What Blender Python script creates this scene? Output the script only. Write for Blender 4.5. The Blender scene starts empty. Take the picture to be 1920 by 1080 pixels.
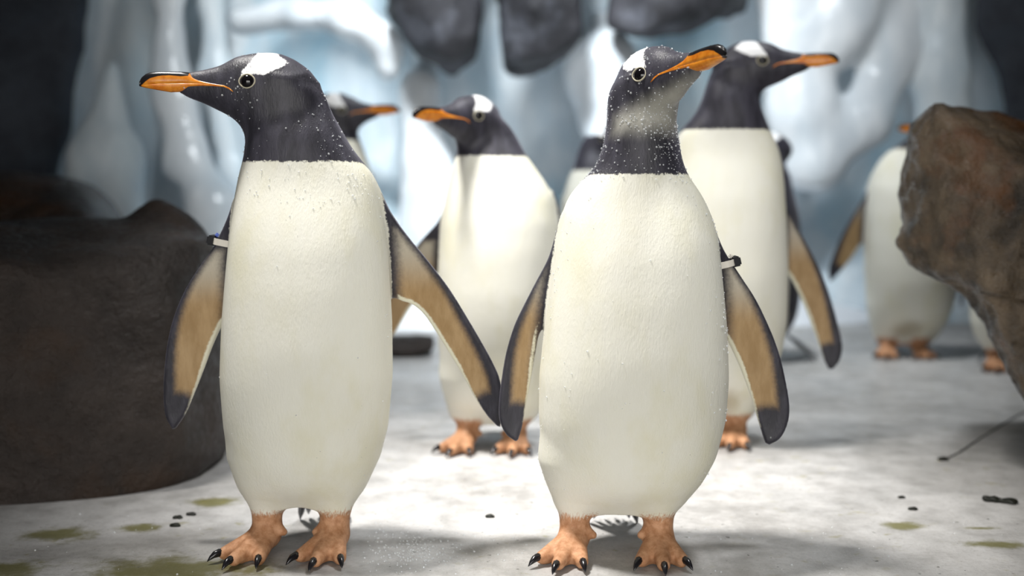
import bpy, bmesh, math, random
import numpy as np
from mathutils import Vector, Matrix, noise as mnoise

random.seed(7)
rng = np.random.default_rng(7)
SC = bpy.context.scene
COL = SC.collection

# ------------------------------------------------------------------ camera
FPX = 2100.0                      # focal length in pixels of the 1920 px frame
CAMZ = 0.52
PITCH = math.atan(183.0 / FPX)    # horizon lies 183 px above the middle
cam = bpy.data.cameras.new('camera')
cam.sensor_width = 36.0
cam.lens = FPX * 36.0 / 1920.0
cam.clip_start = 0.05
cam.dof.use_dof = True
cam.dof.focus_distance = 1.53
cam.dof.aperture_fstop = 1.9
camo = bpy.data.objects.new('camera', cam)
camo.location = (0, 0, CAMZ)
camo.rotation_euler = (math.pi / 2 - PITCH, 0, 0)
COL.objects.link(camo)
SC.camera = camo

# ------------------------------------------------------------------ world, lights, exposure
world = bpy.data.worlds.new('world')
SC.world = world
world.use_nodes = True
world.node_tree.nodes['Background'].inputs[0].default_value = (0.35, 0.45, 0.62, 1)
world.node_tree.nodes['Background'].inputs[1].default_value = 0.03


def lamp(name, kind, loc, target, energy, color, **kw):
    d = bpy.data.lights.new(name, kind)
    d.energy = energy
    d.color = color
    for k, v in kw.items():
        setattr(d, k, v)
    o = bpy.data.objects.new(name, d)
    o.location = loc
    o.rotation_euler = (Vector(target) - Vector(loc)).to_track_quat('-Z', 'Y').to_euler()
    COL.objects.link(o)
    return o


# two ceiling spots of the enclosure and three added ones, hung below the ceiling
lamp('ceiling_spot_key_offscreen', 'SPOT', (-1.05, 1.70, 3.2), (0.14, 1.92, 0.0), 960, (1.0, 0.97, 0.93),
     spot_size=math.radians(28), spot_blend=1.0, shadow_soft_size=0.24)
lamp('ceiling_spot_second_offscreen', 'SPOT', (0.9, 1.75, 3.2), (0.02, 1.98, 0.0), 330, (0.97, 0.98, 1.0),
     spot_size=math.radians(30), spot_blend=1.0, shadow_soft_size=0.24)
lamp('rear_fill_spot_offscreen', 'SPOT', (0.35, 2.75, 3.2), (0.35, 3.45, 0.0), 420, (0.93, 0.97, 1.0),  # added fill to brighten the birds at the back
     spot_size=math.radians(58), spot_blend=1.0, shadow_soft_size=0.22)
lamp('ice_wash_fill_offscreen', 'SPOT', (-0.30, 1.5, 3.2), (0.02, 4.9, 0.85), 1250, (0.91, 0.965, 1.0),  # added wash light to brighten the ice wall
     spot_size=math.radians(46), spot_blend=1.0, shadow_soft_size=0.25)
lamp('ice_wash_fill_right_offscreen', 'SPOT', (0.9, 1.5, 3.2), (0.75, 4.9, 0.85), 260, (0.91, 0.96, 1.0),  # second added wash, for the right part of the ice
     spot_size=math.radians(42), spot_blend=1.0, shadow_soft_size=0.25)
# added fill light for the birds' fronts: an upright panel behind the camera
lamp('front_fill_offscreen', 'AREA', (0.0, -2.15, 0.95), (0.0, 0.0, 0.95), 95, (1.0, 0.98, 0.94),
     shape='RECTANGLE', size=3.2, size_y=1.5)

SC.view_settings.view_transform = 'Standard'
SC.view_settings.look = 'None'
SC.view_settings.gamma = 1.0
SC.view_settings.use_curve_mapping = False
SC.view_settings.exposure = 0.0


# ------------------------------------------------------------------ helpers
def at(px, py, depth):
    """world point seen at a pixel of the 1920x1080 frame, at world distance y = depth"""
    u = (px - 960.0) / FPX
    v = (540.0 - py) / FPX
    c, s = math.cos(PITCH), math.sin(PITCH)
    t = depth / (c + v * s)
    return Vector((u * t, depth, CAMZ + t * (-s + v * c)))


def tag(o, label=None, cat=None, group=None, kind=None):
    if label: o['label'] = label
    if cat: o['category'] = cat
    if group: o['group'] = group
    if kind: o['kind'] = kind
    return o


def empty(name, loc, rz=0.0):
    o = bpy.data.objects.new(name, None)
    o.empty_display_size = 0.1
    o.location = loc
    o.rotation_euler = (0, 0, rz)
    COL.objects.link(o)
    return o


def mesh_obj(name, verts, faces, mat, parent=None, smooth=True, attrs=None):
    me = bpy.data.meshes.new(name)
    if isinstance(verts, np.ndarray) and isinstance(faces, np.ndarray):
        n, m, k = len(verts), len(faces), faces.shape[1]
        me.vertices.add(n)
        me.vertices.foreach_set('co', verts.astype(np.float32).ravel())
        me.loops.add(m * k)
        me.loops.foreach_set('vertex_index', faces.astype(np.int32).ravel())
        me.polygons.add(m)
        me.polygons.foreach_set('loop_start', np.arange(0, m * k, k, dtype=np.int32))
        me.update(calc_edges=True)
        me.validate()
    else:
        me.from_pydata([tuple(v) for v in verts], [], [tuple(f) for f in faces])
        me.update()
    if smooth:
        me.polygons.foreach_set('use_smooth', [True] * len(me.polygons))
    for k, a in (attrs or {}).items():
        at_ = me.attributes.new(k, 'FLOAT', 'POINT')
        at_.data.foreach_set('value', np.asarray(a, dtype=np.float32))
    if mat: me.materials.append(mat)
    o = bpy.data.objects.new(name, me)
    COL.objects.link(o)
    if parent: o.parent = parent
    return o


def share(name, src, parent, loc=(0, 0, 0), rot=(0, 0, 0), scale=(1, 1, 1)):
    o = bpy.data.objects.new(name, src.data)
    COL.objects.link(o)
    o.parent = parent
    o.location = loc; o.rotation_euler = rot; o.scale = scale
    return o


def vnoise(P, seed=0):
    """value noise, P (...,3) -> [-1,1]"""
    Pi = np.floor(P).astype(np.int64)
    F = P - Pi
    F = F * F * (3 - 2 * F)
    out = 0
    for dx in (0, 1):
        for dy in (0, 1):
            for dz in (0, 1):
                h = ((Pi[..., 0] + dx) * 374761393 + (Pi[..., 1] + dy) * 668265263
                     + (Pi[..., 2] + dz) * 2147483647 + seed * 144269) & 0xffffffff
                h = ((h ^ (h >> 13)) * 1274126177) & 0xffffffff
                h = (h ^ (h >> 16)) & 0xffff
                w = ((F[..., 0] if dx else 1 - F[..., 0]) * (F[..., 1] if dy else 1 - F[..., 1])
                     * (F[..., 2] if dz else 1 - F[..., 2]))
                out = out + w * (h / 32767.5 - 1)
    return out


def fbm(P, octs=4, seed=0, gain=0.5):
    a, s, o = 1.0, 0.0, 0.0
    for i in range(octs):
        o = o + a * vnoise(P * (2 ** i) + i * 17.3, seed + i)
        a *= gain
    return o


def smin(a, b, k):
    h = np.maximum(k - np.abs(a - b), 0) / k
    return np.minimum(a, b) - h * h * k * 0.25


def surface_nets(V, org, h):
    """V: field on a grid (negative inside). returns verts, quads"""
    S = V < 0
    nx, ny, nz = V.shape
    c = [S[i:nx - 1 + i, j:ny - 1 + j, k:nz - 1 + k] for i in (0, 1) for j in (0, 1) for k in (0, 1)]
    anyc = c[0].copy(); allc = c[0].copy()
    for q in c[1:]:
        anyc |= q; allc &= q
    act = anyc & ~allc
    idx = np.argwhere(act)
    imap = np.full(act.shape, -1, np.int32)
    imap[act] = np.arange(len(idx), dtype=np.int32)
    corners = np.array([(i, j, k) for i in (0, 1) for j in (0, 1) for k in (0, 1)])
    vals = np.stack([V[idx[:, 0] + a, idx[:, 1] + b, idx[:, 2] + d] for a, b, d in corners], 1)
    acc = np.zeros((len(idx), 3)); cnt = np.zeros(len(idx))
    for a in range(8):
        for b in range(a + 1, 8):
            if np.abs(corners[a] - corners[b]).sum() != 1: continue
            va, vb = vals[:, a], vals[:, b]
            m = (va < 0) != (vb < 0)
            t = va[m] / (va[m] - vb[m])
            acc[m] += corners[a] + t[:, None] * (corners[b] - corners[a])
            cnt[m] += 1
    verts = (idx + acc / cnt[:, None]) * h + np.asarray(org)
    quads = []
    for ax in range(3):
        b, d = [(1, 2), (2, 0), (0, 1)][ax]
        sl0 = [slice(None)] * 3; sl1 = [slice(None)] * 3
        sl0[ax] = slice(0, -1); sl1[ax] = slice(1, None)
        A = S[tuple(sl0)]; B = S[tuple(sl1)]
        e = np.argwhere(A != B)
        n = np.array(act.shape)
        ok = (e[:, b] > 0) & (e[:, d] > 0) & (e[:, b] < n[b]) & (e[:, d] < n[d]) & (e[:, ax] < n[ax])
        e = e[ok]
        flip = ~A[e[:, 0], e[:, 1], e[:, 2]]
        q = []
        for ob, od in ((-1, -1), (0, -1), (0, 0), (-1, 0)):
            f = e.copy(); f[:, b] += ob; f[:, d] += od
            q.append(imap[f[:, 0], f[:, 1], f[:, 2]])
        q = np.stack(q, 1)
        q[flip] = q[flip][:, ::-1]
        quads.append(q)
    return verts, np.concatenate(quads)


def relax(verts, quads, it=2, lam=0.5, mask=None):
    e = np.concatenate([quads[:, [0, 1]], quads[:, [1, 2]], quads[:, [2, 3]], quads[:, [3, 0]]])
    n = len(verts)
    deg = np.bincount(e[:, 0], minlength=n) + np.bincount(e[:, 1], minlength=n)
    for i in range(it):
        for l in (lam, -lam * 1.04):
            s = np.stack([np.bincount(e[:, 0], verts[e[:, 1], c], n) + np.bincount(e[:, 1], verts[e[:, 0], c], n)
                          for c in range(3)], 1)
            verts = verts + l * (s / deg[:, None] - verts)
    return verts


def vnormals(verts, quads):
    nrm = np.cross(verts[quads[:, 2]] - verts[quads[:, 0]], verts[quads[:, 3]] - verts[quads[:, 1]])
    out = np.zeros_like(verts)
    for k in range(4):
        for c in range(3):
            out[:, c] += np.bincount(quads[:, k], nrm[:, c], len(verts))
    return out / (np.linalg.norm(out, axis=1)[:, None] + 1e-12)


def seg2(px, pz, a, b):
    """distance to a 2D segment, plus parameter"""
    dx, dz = b[0] - a[0], b[1] - a[1]
    t = np.clip(((px - a[0]) * dx + (pz - a[1]) * dz) / (dx * dx + dz * dz + 1e-12), 0, 1)
    return np.hypot(px - a[0] - t * dx, pz - a[1] - t * dz)


def polyline_dist(px, pz, pts):
    d = None
    for a, b in zip(pts[:-1], pts[1:]):
        q = seg2(px, pz, a, b)
        d = q if d is None else np.minimum(d, q)
    return d


def poly_sd(px, pz, pts):
    d = polyline_dist(px, pz, list(pts) + [pts[0]])
    inside = np.zeros(np.broadcast(px, pz).shape, bool)
    n = len(pts)
    for i in range(n):
        a, b = pts[i], pts[(i + 1) % n]
        c = ((a[1] > pz) != (b[1] > pz)) & (px < (b[0] - a[0]) * (pz - a[1]) / (b[1] - a[1] + 1e-12) + a[0])
        inside ^= c
    return np.where(inside, -d, d)


def spline(pts, per=4):
    """Catmull-Rom through 2D points"""
    P = [np.array(p, float) for p in pts]
    P = [2 * P[0] - P[1]] + P + [2 * P[-1] - P[-2]]
    out = []
    for i in range(1, len(P) - 2):
        for k in range(per):
            t = k / per
            out.append(0.5 * ((2 * P[i]) + (-P[i - 1] + P[i + 1]) * t + (2 * P[i - 1] - 5 * P[i] + 4 * P[i + 1] - P[i + 2]) * t * t
                              + (-P[i - 1] + 3 * P[i] - 3 * P[i + 1] + P[i + 2]) * t ** 3))
    out.append(P[-2])
    return out


def table(xs, ys, lo, hi, step, sigma):
    """smooth 1D lookup"""
    g = np.arange(lo, hi, step)
    o = np.argsort(xs)
    v = np.interp(g, np.array(xs)[o], np.array(ys)[o])
    r = max(1, int(3 * sigma / step))
    ker = np.exp(-0.5 * (np.arange(-r, r + 1) * step / sigma) ** 2); ker /= ker.sum()
    v = np.convolve(np.pad(v, r, 'edge'), ker, 'valid')
    return lambda q: np.interp(q, g, v)


# ------------------------------------------------------------------ node helpers
class NT:
    def __init__(self, name):
        self.m = bpy.data.materials.new(name)
        self.m.use_nodes = True
        self.t = self.m.node_tree
        self.b = self.t.nodes['Principled BSDF']

    def n(self, typ, **kw):
        o = self.t.nodes.new(typ)
        for k, v in kw.items(): setattr(o, k, v)
        return o

    def put(self, sock, v):
        if hasattr(v, 'is_linked') or isinstance(v, bpy.types.NodeSocket): self.t.links.new(v, sock)
        else: sock.default_value = v

    def math(self, op, a, b=0.0, clamp=False):
        o = self.n('ShaderNodeMath', operation=op, use_clamp=clamp)
        self.put(o.inputs[0], a); self.put(o.inputs[1], b)
        return o.outputs[0]

    def attr(self, name):
        return self.n('ShaderNodeAttribute', attribute_name=name).outputs['Fac']

    def coord(self, kind='Object'):
        return self.n('ShaderNodeTexCoord').outputs[kind]

    def noise(self, scale, detail=4, rough=0.55, vec=None, dist=0.0):
        o = self.n('ShaderNodeTexNoise')
        o.inputs['Scale'].default_value = scale
        o.inputs['Detail'].default_value = detail
        o.inputs['Roughness'].default_value = rough
        o.inputs['Distortion'].default_value = dist
        if vec is not None: self.put(o.inputs['Vector'], vec)
        return o.outputs['Fac']

    def mapping(self, vec, scale=(1, 1, 1), rot=(0, 0, 0), loc=(0, 0, 0)):
        o = self.n('ShaderNodeMapping')
        self.put(o.inputs['Vector'], vec)
        o.inputs['Scale'].default_value = scale
        o.inputs['Rotation'].default_value = rot
        o.inputs['Location'].default_value = loc
        return o.outputs[0]

    def ramp(self, v, lo, hi, a=0.0, b=1.0):
        o = self.n('ShaderNodeMapRange', interpolation_type='SMOOTHSTEP')
        self.put(o.inputs['Value'], v)
        o.inputs['From Min'].default_value = lo; o.inputs['From Max'].default_value = hi
        o.inputs['To Min'].default_value = a; o.inputs['To Max'].default_value = b
        return o.outputs['Result']

    def mix(self, f, a, b, mode='MIX'):
        o = self.n('ShaderNodeMix', data_type='RGBA', blend_type=mode)
        self.put(o.inputs[0], f)
        self.put(o.inputs[6], (*a, 1) if isinstance(a, tuple) else a)
        self.put(o.inputs[7], (*b, 1) if isinstance(b, tuple) else b)
        return o.outputs[2]

    def bump(self, h, strength, dist, prev=None):
        o = self.n('ShaderNodeBump')
        o.inputs['Strength'].default_value = strength
        o.inputs['Distance'].default_value = dist
        self.put(o.inputs['Height'], h)
        if prev is not None: self.put(o.inputs['Normal'], prev)
        return o.outputs[0]

    def out(self, color, rough=0.6, normal=None, spec=0.5, **kw):
        self.put(self.b.inputs['Base Color'], (*color, 1) if isinstance(color, tuple) else color)
        self.put(self.b.inputs['Roughness'], rough)
        self.put(self.b.inputs['Specular IOR Level'], spec)
        if normal is not None: self.put(self.b.inputs['Normal'], normal)
        for k, v in kw.items(): self.put(self.b.inputs[k], v)
        return self.m


def mat_plumage(name, hood=(0.022, 0.021, 0.028), belly=(0.80, 0.80, 0.77), low=(0.78, 0.76, 0.62)):
    t = NT(name)
    co = t.coord()
    st = t.mapping(co, scale=(1, 1, 0.28))
    fine = t.noise(420, 3, 0.6, st)
    mid = t.noise(60, 4, 0.6, st)
    jag = t.noise(190, 4, 0.7, co)
    j = t.math('MULTIPLY', t.math('SUBTRACT', jag, 0.5), 0.012)
    jl = t.math('MULTIPLY', t.math('SUBTRACT', mid, 0.5), 0.02)

    def edge(name_, soft=0.0015, nz=j):
        return t.ramp(t.math('ADD', t.attr(name_), nz), -soft, soft)
    yel = t.ramp(t.math('ADD', t.attr('f_warm'), t.math('MULTIPLY', t.math('SUBTRACT', mid, 0.5), 0.25)), 0.0, 1.0)
    c = t.mix(yel, belly, low)
    c = t.mix(t.math('MULTIPLY', t.ramp(t.noise(9, 4, 0.6, t.mapping(co, scale=(1, 1, 0.5))), 0.45, 0.68), 0.5), c, (0.70, 0.67, 0.47))
    stain = t.math('MULTIPLY', t.ramp(t.math('ADD', t.attr('f_stain'), jl), -0.012, 0.02), 0.55)
    c = t.mix(stain, c, (0.30, 0.24, 0.12))
    dk = t.mix(t.ramp(mid, 0.3, 0.75), hood, tuple(x * 2.3 for x in hood))
    dark = edge('f_dark')
    c = t.mix(dark, c, dk)
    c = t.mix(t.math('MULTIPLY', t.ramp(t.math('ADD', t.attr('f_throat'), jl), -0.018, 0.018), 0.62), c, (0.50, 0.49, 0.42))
    c = t.mix(edge('f_patch', 0.0012, t.math('MULTIPLY', t.math('SUBTRACT', jag, 0.5), 0.010)), c, (0.86, 0.86, 0.86))
    tanc = t.mix(t.ramp(mid, 0.25, 0.75), (0.34, 0.215, 0.095), (0.47, 0.32, 0.165))
    tanf = t.ramp(t.math('ADD', t.attr('f_tan'), t.math('MULTIPLY', j, 0.5)), -0.006, 0.007)
    tanc = t.mix(t.ramp(t.attr('f_root'), -0.02, 0.02), tanc, (0.52, 0.47, 0.38))
    c = t.mix(tanf, c, tanc)
    c = t.mix(edge('f_rim', 0.0015, t.math('MULTIPLY', j, 0.4)), c, (0.80, 0.78, 0.62))
    org = t.mix(t.ramp(t.noise(95, 5, 0.6, co), 0.3, 0.7), (0.40, 0.185, 0.085), (0.60, 0.33, 0.185))
    og = t.ramp(t.math('ADD', t.attr('f_orange'), t.math('MULTIPLY', t.math('SUBTRACT', fine, 0.5), 0.03)), -0.006, 0.006)
    c = t.mix(og, c, org)
    h = t.math('ADD', t.math('MULTIPLY', fine, 0.6), t.math('MULTIPLY', mid, 0.9))
    nb = t.bump(h, 0.45, 0.0022)
    t.put(t.b.inputs['Sheen Weight'], t.math('MULTIPLY', dark, 0.14))
    t.b.inputs['Sheen Roughness'].default_value = 0.45
    t.b.inputs['Sheen Tint'].default_value = (0.85, 0.83, 1.0, 1)
    rough = t.math('SUBTRACT', 0.62, t.math('MULTIPLY', dark, 0.17))
    return t.out(c, rough, nb, 0.35)


def mat_simple(name, c, rough=0.5, spec=0.5, bump=None, **kw):
    t = NT(name)
    nrm = None
    if bump:
        nrm = t.bump(t.noise(bump[0], 4, 0.6, t.coord()), bump[1], bump[2])
    return t.out(c, rough, nrm, spec, **kw)


def mat_beak():
    t = NT('beak_horn')
    co = t.coord()
    n = t.noise(90, 4, 0.6, t.mapping(co, scale=(1, 1, 1)))
    o = t.mix(t.ramp(n, 0.3, 0.7), (0.62, 0.165, 0.012), (0.82, 0.31, 0.03))
    d = t.ramp(t.math('ADD', t.attr('f_dark'), t.math('MULTIPLY', t.math('SUBTRACT', n, 0.5), 0.002)), -0.0007, 0.0007)
    c = t.mix(d, o, (0.012, 0.011, 0.012))
    return t.out(c, 0.27, t.bump(n, 0.2, 0.001), 0.5)


def mat_rock(name, dark, light, rust, wet=0.35, scale=1.0, spec=0.5):
    t = NT(name)
    co = t.coord()
    big = t.noise(3.2 * scale, 5, 0.6, co, 0.4)
    mid = t.noise(14 * scale, 6, 0.65, co)
    fine = t.noise(60 * scale, 5, 0.7, co)
    c = t.mix(t.ramp(t.math('ADD', t.math('MULTIPLY', big, 0.6), t.math('MULTIPLY', mid, 0.4)), 0.38, 0.66), dark, light)
    c = t.mix(t.math('MULTIPLY', t.ramp(t.noise(5 * scale, 4, 0.6, t.mapping(co, loc=(3, 7, 1))), 0.52, 0.68), 0.8), c, rust)
    h = t.math('ADD', t.math('MULTIPLY', mid, 1.0), t.math('MULTIPLY', fine, 0.45))
    nb = t.bump(h, 0.9, 0.02 / scale)
    r = t.ramp(fine, 0.3, 0.75, wet - 0.1, wet + 0.25)
    return t.out(c, r, nb, spec)


def mat_ice(name, a, b, blue, rough=0.35, scale=1.0):
    t = NT(name)
    co = t.coord()
    s = t.mapping(co, scale=(1, 1, 0.45))
    n1 = t.noise(1.6 * scale, 4, 0.55, s, 0.6)
    n2 = t.noise(6 * scale, 5, 0.6, s)
    c = t.mix(t.ramp(n2, 0.3, 0.7), a, b)
    c = t.mix(t.math('MULTIPLY', t.ramp(n1, 0.48, 0.70), 0.75), c, blue)
    nb = t.bump(n2, 0.5, 0.03)
    return t.out(c, rough, nb, 0.5, **{'Subsurface Weight': 0.0})


M = {}
M['plumage'] = mat_plumage('penguin_plumage')
M['beak'] = mat_beak()
M['claw'] = mat_simple('black_claw', (0.012, 0.011, 0.013), 0.22)
M['eye'] = mat_simple('dark_eye', (0.006, 0.005, 0.006), 0.06)
M['eyelid'] = mat_simple('pale_eye_ring', (0.50, 0.46, 0.34), 0.5)
M['tail'] = mat_simple('tail_feather_black', (0.02, 0.02, 0.025), 0.4, bump=(200, 0.3, 0.002))
M['band'] = mat_simple('white_band_plastic', (0.72, 0.68, 0.60), 0.4)
M['clasp'] = mat_simple('black_clasp_plastic', (0.008, 0.008, 0.011), 0.55, 0.25)
M['bluebead'] = mat_simple('blue_bead_plastic', (0.03, 0.10, 0.55), 0.3)
M['water'] = mat_simple('water_drop', (0.85, 0.88, 0.9), 0.04, 0.8, **{'Alpha': 0.45})
M['dropping'] = mat_simple('dark_wet_dropping', (0.008, 0.009, 0.005), 0.5, 0.3, bump=(150, 0.3, 0.002))
M['rock_l'] = mat_rock('dark_wet_rock', (0.016, 0.012, 0.010), (0.042, 0.032, 0.027), (0.038, 0.022, 0.013), 0.42, 1.0, 0.3)
M['rock_b'] = mat_rock('brown_wet_rock', (0.016, 0.009, 0.005), (0.042, 0.023, 0.011), (0.05, 0.02, 0.006), 0.3)
M['rock_r'] = mat_rock('tan_brown_rock', (0.016, 0.011, 0.006), (0.150, 0.108, 0.066), (0.115, 0.046, 0.013), 0.28, 1.3)
M['rock_c'] = mat_rock('slate_cave_rock', (0.014, 0.014, 0.018), (0.034, 0.034, 0.043), (0.085, 0.09, 0.11), 0.6)
M['ice'] = mat_ice('pale_blue_ice', (0.56, 0.66, 0.73), (0.78, 0.84, 0.87), (0.34, 0.60, 0.73))
M['ice_white'] = mat_ice('white_clear_ice', (0.60, 0.66, 0.71), (0.80, 0.84, 0.87), (0.50, 0.62, 0.70), 0.22)
M['snow'] = mat_simple('packed_snow', (0.80, 0.83, 0.87), 0.6, bump=(14, 0.4, 0.02))
M['cave'] = mat_rock('blue_black_cave_wall', (0.016, 0.020, 0.030), (0.040, 0.048, 0.064), (0.028, 0.038, 0.054), 0.6)


def mat_floor():
    t = NT('pale_wet_concrete')
    co = t.coord()
    fl = t.mapping(co, scale=(1, 1.0, 1))
    big = t.noise(2.2, 5, 0.6, fl)
    mid = t.noise(17, 6, 0.65, fl)
    fine = t.noise(140, 5, 0.7, fl)
    c = t.mix(t.ramp(t.math('ADD', t.math('MULTIPLY', big, 0.5), t.math('MULTIPLY', mid, 0.5)), 0.33, 0.62),
              (0.28, 0.272, 0.26), (0.53, 0.522, 0.51))
    c = t.mix(t.math('MULTIPLY', t.ramp(fine, 0.50, 0.72), 0.5), c, (0.24, 0.23, 0.21))
    big2 = t.noise(48, 5, 0.7, fl)
    sep = t.n('ShaderNodeSeparateXYZ'); t.put(sep.inputs[0], co)
    X, Y = sep.outputs[0], sep.outputs[1]
    stain = None
    # algae patches with a shape of their own: centre x, y and radii
    for cx, cy, rx, ry in ALGAE:
        dx = t.math('DIVIDE', t.math('SUBTRACT', X, cx), rx)
        dy = t.math('DIVIDE', t.math('SUBTRACT', Y, cy), ry)
        d = t.math('SQRT', t.math('ADD', t.math('MULTIPLY', dx, dx), t.math('MULTIPLY', dy, dy)))
        d = t.math('ADD', d, t.math('MULTIPLY', t.math('SUBTRACT', t.math('ADD', t.math('MULTIPLY', mid, 0.6), t.math('MULTIPLY', big2, 0.4)), 0.5), 3.4))
        m = t.ramp(d, 0.4, 1.35, 1.0, 0.0)
        stain = m if stain is None else t.math('MAXIMUM', stain, m)
    c = t.mix(t.math('MULTIPLY', stain, 0.85), c, (0.14, 0.13, 0.022))
    spots = t.math('MULTIPLY', t.ramp(t.noise(24, 4, 0.62, t.mapping(co, scale=(1, 1.4, 1), loc=(5, 2, 0))), 0.60, 0.70),
                   t.ramp(t.noise(3.1, 3, 0.5, t.mapping(co, loc=(1, 9, 0))), 0.44, 0.6))
    c = t.mix(t.math('MULTIPLY', spots, 0.6), c, (0.25, 0.22, 0.06))
    grit = t.ramp(t.noise(75, 2, 0.5, t.mapping(co, loc=(2, 4, 0))), 0.70, 0.74)
    c = t.mix(t.math('MULTIPLY', grit, 0.75), c, (0.05, 0.05, 0.035))
    h = t.math('ADD', t.math('MULTIPLY', mid, 1.0), t.math('MULTIPLY', fine, 0.4))
    nb = t.bump(h, 0.5, 0.006)
    r = t.ramp(t.noise(5, 4, 0.6, t.mapping(co, loc=(8, 1, 0))), 0.35, 0.65, 0.30, 0.62)
    return t.out(c, r, nb, 0.5)


ALGAE = []
for px, py, rx, ry in ((335, 1068, 0.125, 0.055), (105, 1003, 0.055, 0.035), (255, 990, 0.035, 0.022), (20, 1070, 0.05, 0.04),
                       (405, 940, 0.04, 0.03), (1690, 985, 0.03, 0.02), (1840, 990, 0.03, 0.008), (1860, 1020, 0.05, 0.02)):
    ang = math.atan((py - 540) / FPX) + PITCH
    dd = CAMZ / math.tan(ang)
    w = at(px, py, dd)
    ALGAE.append((w.x, w.y, rx, ry))
M['floor'] = mat_floor()


# ------------------------------------------------------------------ structure: floor, walls, ceiling
def grid_mesh(name, nu, nv, fn, mat, parent=None):
    V = np.array([fn(i / nu, j / nv) for j in range(nv + 1) for i in range(nu + 1)])
    F = np.array([(j * (nu + 1) + i, j * (nu + 1) + i + 1, (j + 1) * (nu + 1) + i + 1, (j + 1) * (nu + 1) + i)
                  for j in range(nv) for i in range(nu)])
    return mesh_obj(name, V, F, mat, parent)


def floor_fn(u, v):
    x = -3.4 + 6.8 * u
    y = -2.2 + 7.6 * v
    return (x, y, 0.0)


o = grid_mesh('floor', 60, 60, floor_fn, M['floor']); tag(o, kind='structure')


def wall_back_fn(u, v):
    x = -3.4 + 6.8 * u
    z = -0.05 + 3.25 * v
    y = 5.05 + 0.25 * math.cos(x * 0.9) - 0.28 * mnoise.noise((x * 1.1, 0.4, z * 0.35)) \
        - 0.16 * abs(math.sin(x * 2.6 + 0.7 * math.sin(z * 1.7) + 0.8)) - 0.07 * mnoise.noise((x * 4.2, 3.0, z * 1.6))
    y -= 0.5 * math.exp(-(z / 0.35) ** 2)
    # the round niche behind the birds, left of the middle
    q = math.hypot((x + 0.80) / 0.36, (z - 0.82) / 0.46)
    y += 0.40 * max(0.0, 1 - q ** 4)
    return (x, y, z)


o = grid_mesh('wall_back', 170, 90, wall_back_fn, M['ice']); tag(o, kind='structure')
for name, x0 in (('wall_left', -3.3), ('wall_right', 3.3)):
    def side_fn(u, v, x0=x0):
        y = -2.2 + 7.6 * u; z = -0.05 + 3.3 * v
        return (x0 - math.copysign(0.25, x0) * (0.5 + 0.5 * mnoise.noise((y * 1.3, x0, z * 1.3))), y, z)
    o = grid_mesh(name, 50, 30, side_fn, M['cave']); tag(o, kind='structure')


# ------------------------------------------------------------------ SDF rocks and ice
def hull_planes(pts):
    bm = bmesh.new()
    vs = [bm.verts.new(p) for p in pts]
    bmesh.ops.convex_hull(bm, input=vs)
    bm.normal_update()
    c = sum((Vector(p) for p in pts), Vector()) / len(pts)
    out = []
    for f in bm.faces:
        n = f.normal.copy(); d = n.dot(f.verts[0].co)
        if n.dot(c) - d > 0: n = -n; d = -d
        if any((n - a).length < 0.05 and abs(d - b) < 0.005 for a, b in out): continue
        out.append((n, d))
    bm.free()
    return out


def rock(name, hulls, h, mat, amp=0.02, freq=4.0, seed=0, rnd=0.03, parent=None, base=None, k_union=0.05, rough=0.0):
    allp = np.array([tuple(p) for hl in hulls for p in hl])
    lo = allp.min(0) - 0.06; hi = allp.max(0) + 0.06
    n = np.ceil((hi - lo) / h).astype(int) + 1
    ax = [lo[i] + np.arange(n[i]) * h for i in range(3)]
    G = np.stack(np.meshgrid(*ax, indexing='ij'), -1)
    V = None
    for hl in hulls:
        d = None
        for nn, dd in hull_planes(hl):
            q = G @ np.array(nn) - dd
            d = q if d is None else -smin(-d, -q, rnd)
        V = d if V is None else smin(V, d, k_union)
    V = V + amp * fbm(G * freq, 4, seed)
    V = V + amp * 0.6 * np.abs(fbm(G * freq * 0.6 + 9, 3, seed + 5))
    if rough: V = V + rough * np.abs(fbm(G * 22.0, 3, seed + 8, 0.6))
    V[0], V[-1], V[:, 0], V[:, -1], V[:, :, 0], V[:, :, -1] = (1,) * 6
    verts, quads = surface_nets(V, lo, h)
    verts = relax(verts, quads, 1)
    o = mesh_obj(name, verts - np.asarray(base if base is not None else (0, 0, 0)), quads, mat, parent)
    if base is not None: o.location = base
    return o


def G_(px, py, d): return tuple(at(px, py, d))


# big dark rock on the left
pts = [(-1.45, 1.69, -0.03), (-0.66, 1.87, -0.03), (-0.9, 1.79, 0.12), G_(385, 905, 1.97), G_(428, 838, 2.08), G_(428, 700, 2.08), G_(424, 560, 2.12),
       G_(410, 450, 2.14), G_(392, 428, 2.2), G_(345, 400, 2.22), G_(225, 420, 2.15), G_(0, 425, 2.0),
       (-1.45, 1.9, 0.45), G_(0, 470, 1.86), G_(330, 570, 1.93), G_(300, 460, 1.98), G_(350, 800, 1.92),
       (-1.5, 2.75, 0.44), (-0.75, 2.7, 0.40), (-0.62, 2.6, -0.03), (-1.5, 2.75, -0.03), (-0.60, 2.45, 0.37)]
pk = [G_(290, 352, 2.26), G_(225, 425, 2.2), G_(385, 425, 2.2), G_(300, 440, 2.12), G_(250, 430, 2.4), G_(380, 430, 2.4), (-0.66, 2.3, 0.25), (-0.7, 2.35, 0.2)]
o = rock('boulder', [pts, pk], 0.012, M['rock_l'], 0.012, 5.0, 3, 0.03, base=(-1.0, 2.2, 0), k_union=0.03)
tag(o, 'large black-brown wet boulder with a flat top beside the left front penguin', 'rock')
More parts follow.
